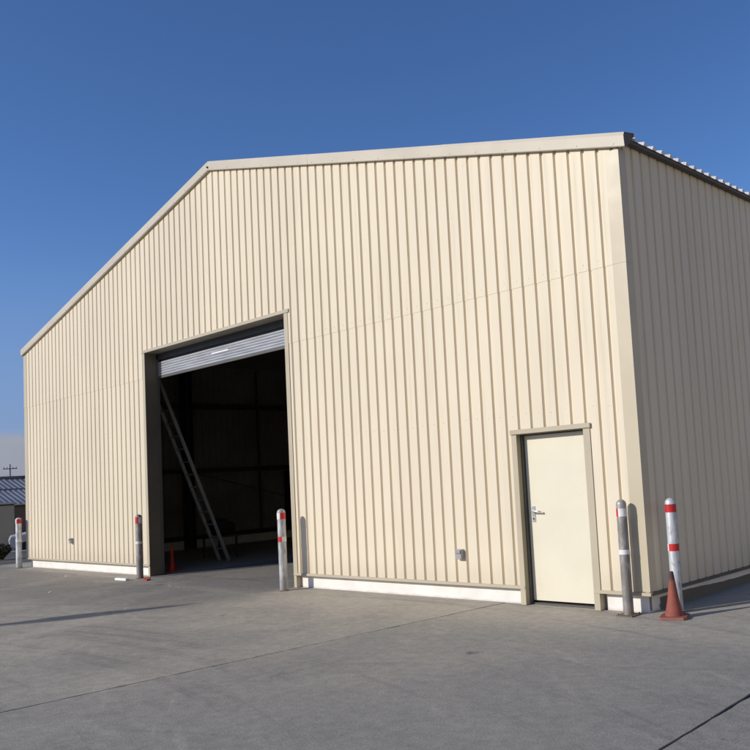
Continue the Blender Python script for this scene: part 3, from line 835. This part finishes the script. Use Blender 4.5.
# made-up post outside the frame, added only to cast the yard shadow
lp = Vector((-6.0, -1.87, 0)); hL = 6.0; Ls = hL/math.tan(R(24))
lpb = lp-Vector((math.sin(R(27)), math.cos(R(27)), 0))*Ls
sl = thing('shadow_post', 'tall slim unseen post with a tapering head, added to cast the yard shadow', 'shadow caster', (lpb.x, lpb.y, 0))
m = MB(); m.tube([(0, 0, 0), (0, 0, 4.52)], [.06, .04], 16); m.build('pole', M['galv'], sl, smooth=True, loc=(0, 0, 0))
m = MB(); m.lathe([(.04, 4.5), (.05, 4.75), (.09, 4.95), (.21, 5.2), (.24, 5.38), (.18, 5.56), (.12, 5.72), (.07, 5.9), (.03, 6.0), (.005, 6.05)], 20); m.build('shadow_head', M['grey_box'], sl, smooth=True, loc=(0, 0, 0))
m = MB(); m.box(-.15, .15, -.15, .15, .001, .02); m.build('base_plate', M['rust'], sl, loc=(0, 0, 0))

# ------------------------------------------------------------------ camera
def cam_axes(yaw, pitch, roll):
    f = Vector((-math.sin(yaw)*math.cos(pitch), math.cos(yaw)*math.cos(pitch), math.sin(pitch)))
    r = Vector((math.cos(yaw), math.sin(yaw), 0)); u = r.cross(f)
    return r*math.cos(roll)+u*math.sin(roll), -r*math.sin(roll)+u*math.cos(roll), f
r_, u_, f_ = cam_axes(.7234, .0812, -.0591)
cd = bpy.data.cameras.new('camera'); co = bpy.data.objects.new('camera', cd); C.objects.link(co)
mw = Matrix(((r_.x, u_.x, -f_.x, CAM.x), (r_.y, u_.y, -f_.y, CAM.y), (r_.z, u_.z, -f_.z, CAM.z), (0, 0, 0, 1)))
co.matrix_world = mw
cd.sensor_width = 36; cd.lens = 849.3783/750*36; cd.shift_x = -112.48/750; cd.shift_y = 28.21/750
cd.clip_start = .05; cd.clip_end = 5000
scene.camera = co

# ------------------------------------------------------------------ light
EL, AZ = R(24), R(25)
sun = bpy.data.lights.new('sun', 'SUN'); sun.energy = 3.5; sun.angle = R(.5); sun.color = (1.0, .945, .86)
so_ = bpy.data.objects.new('sun', sun); C.objects.link(so_)
d = Vector((math.sin(AZ)*math.cos(EL), math.cos(AZ)*math.cos(EL), -math.sin(EL)))
so_.rotation_euler = d.to_track_quat('-Z', 'Y').to_euler(); so_.location = (-20, -30, 25)

w = bpy.data.worlds.new('World'); scene.world = w; w.use_nodes = True
nt = w.node_tree; N = nt.nodes; L = nt.links; bg = N['Background']
sky = N.new('ShaderNodeTexSky'); sky.sky_type = 'NISHITA'; sky.sun_disc = False
sky.sun_elevation = EL; sky.sun_rotation = R(180+25); sky.altitude = 1800; sky.air_density = 1.0; sky.dust_density = 1.0; sky.ozone_density = 5.0
# thin pale cloud bank low over the horizon
tc = N.new('ShaderNodeTexCoord'); sp = N.new('ShaderNodeSeparateXYZ'); L.new(tc.outputs['Generated'], sp.inputs[0])
nz = N.new('ShaderNodeTexNoise'); mp = N.new('ShaderNodeMapping'); mp.inputs['Scale'].default_value = (5, 5, 16)
L.new(tc.outputs['Generated'], mp.inputs[0]); L.new(mp.outputs[0], nz.inputs['Vector']); nz.inputs['Scale'].default_value = 1.5; nz.inputs['Detail'].default_value = 6; nz.inputs['Roughness'].default_value = .6
def wm(op, a, b, clamp=False):
    n = N.new('ShaderNodeMath'); n.operation = op; n.use_clamp = clamp
    for i, v in enumerate((a, b)):
        if hasattr(v, 'links'): L.new(v, n.inputs[i])
        else: n.inputs[i].default_value = v
    return n.outputs[0]
top_ = wm('ADD', .062, wm('MULTIPLY', wm('SUBTRACT', nz.outputs['Fac'], .5), .045))
mr = N.new('ShaderNodeMapRange'); mr.interpolation_type = 'SMOOTHSTEP'; L.new(sp.outputs[2], mr.inputs[0])
L.new(wm('SUBTRACT', top_, .008), mr.inputs[1]); L.new(wm('ADD', top_, .010), mr.inputs[2]); mr.inputs[3].default_value = .85; mr.inputs[4].default_value = 0
mx = N.new('ShaderNodeMix'); mx.data_type = 'RGBA'; L.new(mr.outputs[0], mx.inputs[0]); L.new(sky.outputs[0], mx.inputs[6])
crm = N.new('ShaderNodeMapRange'); L.new(wm('ADD', nz.outputs['Fac'], wm('MULTIPLY', sp.outputs[2], 4.0)), crm.inputs[0]); crm.inputs[1].default_value = .5; crm.inputs[2].default_value = .9
mc = N.new('ShaderNodeMix'); mc.data_type = 'RGBA'; L.new(crm.outputs[0], mc.inputs[0]); mc.inputs[6].default_value = (2.1, 2.15, 2.7, 1); mc.inputs[7].default_value = (2.7, 2.75, 3.05, 1)
# broad dusty veil, and an added, unseen warm eastern glow filling the side wall
ve = N.new('ShaderNodeMapRange'); ve.interpolation_type = 'SMOOTHSTEP'; L.new(sp.outputs[2], ve.inputs[0]); ve.inputs[1].default_value = .04; ve.inputs[2].default_value = .30; ve.inputs[3].default_value = .75; ve.inputs[4].default_value = 0
m0 = N.new('ShaderNodeMix'); m0.data_type = 'RGBA'; L.new(ve.outputs[0], m0.inputs[0])
hs = N.new('ShaderNodeHueSaturation'); hs.inputs['Hue'].default_value = .506; hs.inputs['Saturation'].default_value = 1.08; hs.inputs['Value'].default_value = 1.0; L.new(sky.outputs[0], hs.inputs['Color']); L.new(hs.outputs[0], m0.inputs[6]); m0.inputs[7].default_value = (1.45, 2.0, 3.6, 1)
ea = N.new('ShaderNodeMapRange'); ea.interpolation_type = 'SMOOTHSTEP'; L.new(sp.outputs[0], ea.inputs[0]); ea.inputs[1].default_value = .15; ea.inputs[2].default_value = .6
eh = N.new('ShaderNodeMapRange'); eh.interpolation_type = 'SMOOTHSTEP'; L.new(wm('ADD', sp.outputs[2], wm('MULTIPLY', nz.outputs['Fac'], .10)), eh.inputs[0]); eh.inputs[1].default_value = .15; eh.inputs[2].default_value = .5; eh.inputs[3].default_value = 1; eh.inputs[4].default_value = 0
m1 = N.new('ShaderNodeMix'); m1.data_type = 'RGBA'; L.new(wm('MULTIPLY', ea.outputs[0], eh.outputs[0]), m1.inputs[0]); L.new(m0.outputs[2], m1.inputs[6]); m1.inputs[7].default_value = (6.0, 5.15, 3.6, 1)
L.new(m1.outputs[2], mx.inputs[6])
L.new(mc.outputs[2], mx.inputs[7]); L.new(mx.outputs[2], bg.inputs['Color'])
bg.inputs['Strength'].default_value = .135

scene.render.engine = 'CYCLES'
scene.view_settings.view_transform = 'Standard'; scene.view_settings.look = 'None'
scene.view_settings.exposure = 0; scene.view_settings.gamma = 1
scene.view_settings.use_curve_mapping = False
scene.render.resolution_x = 1024; scene.render.resolution_y = 1024
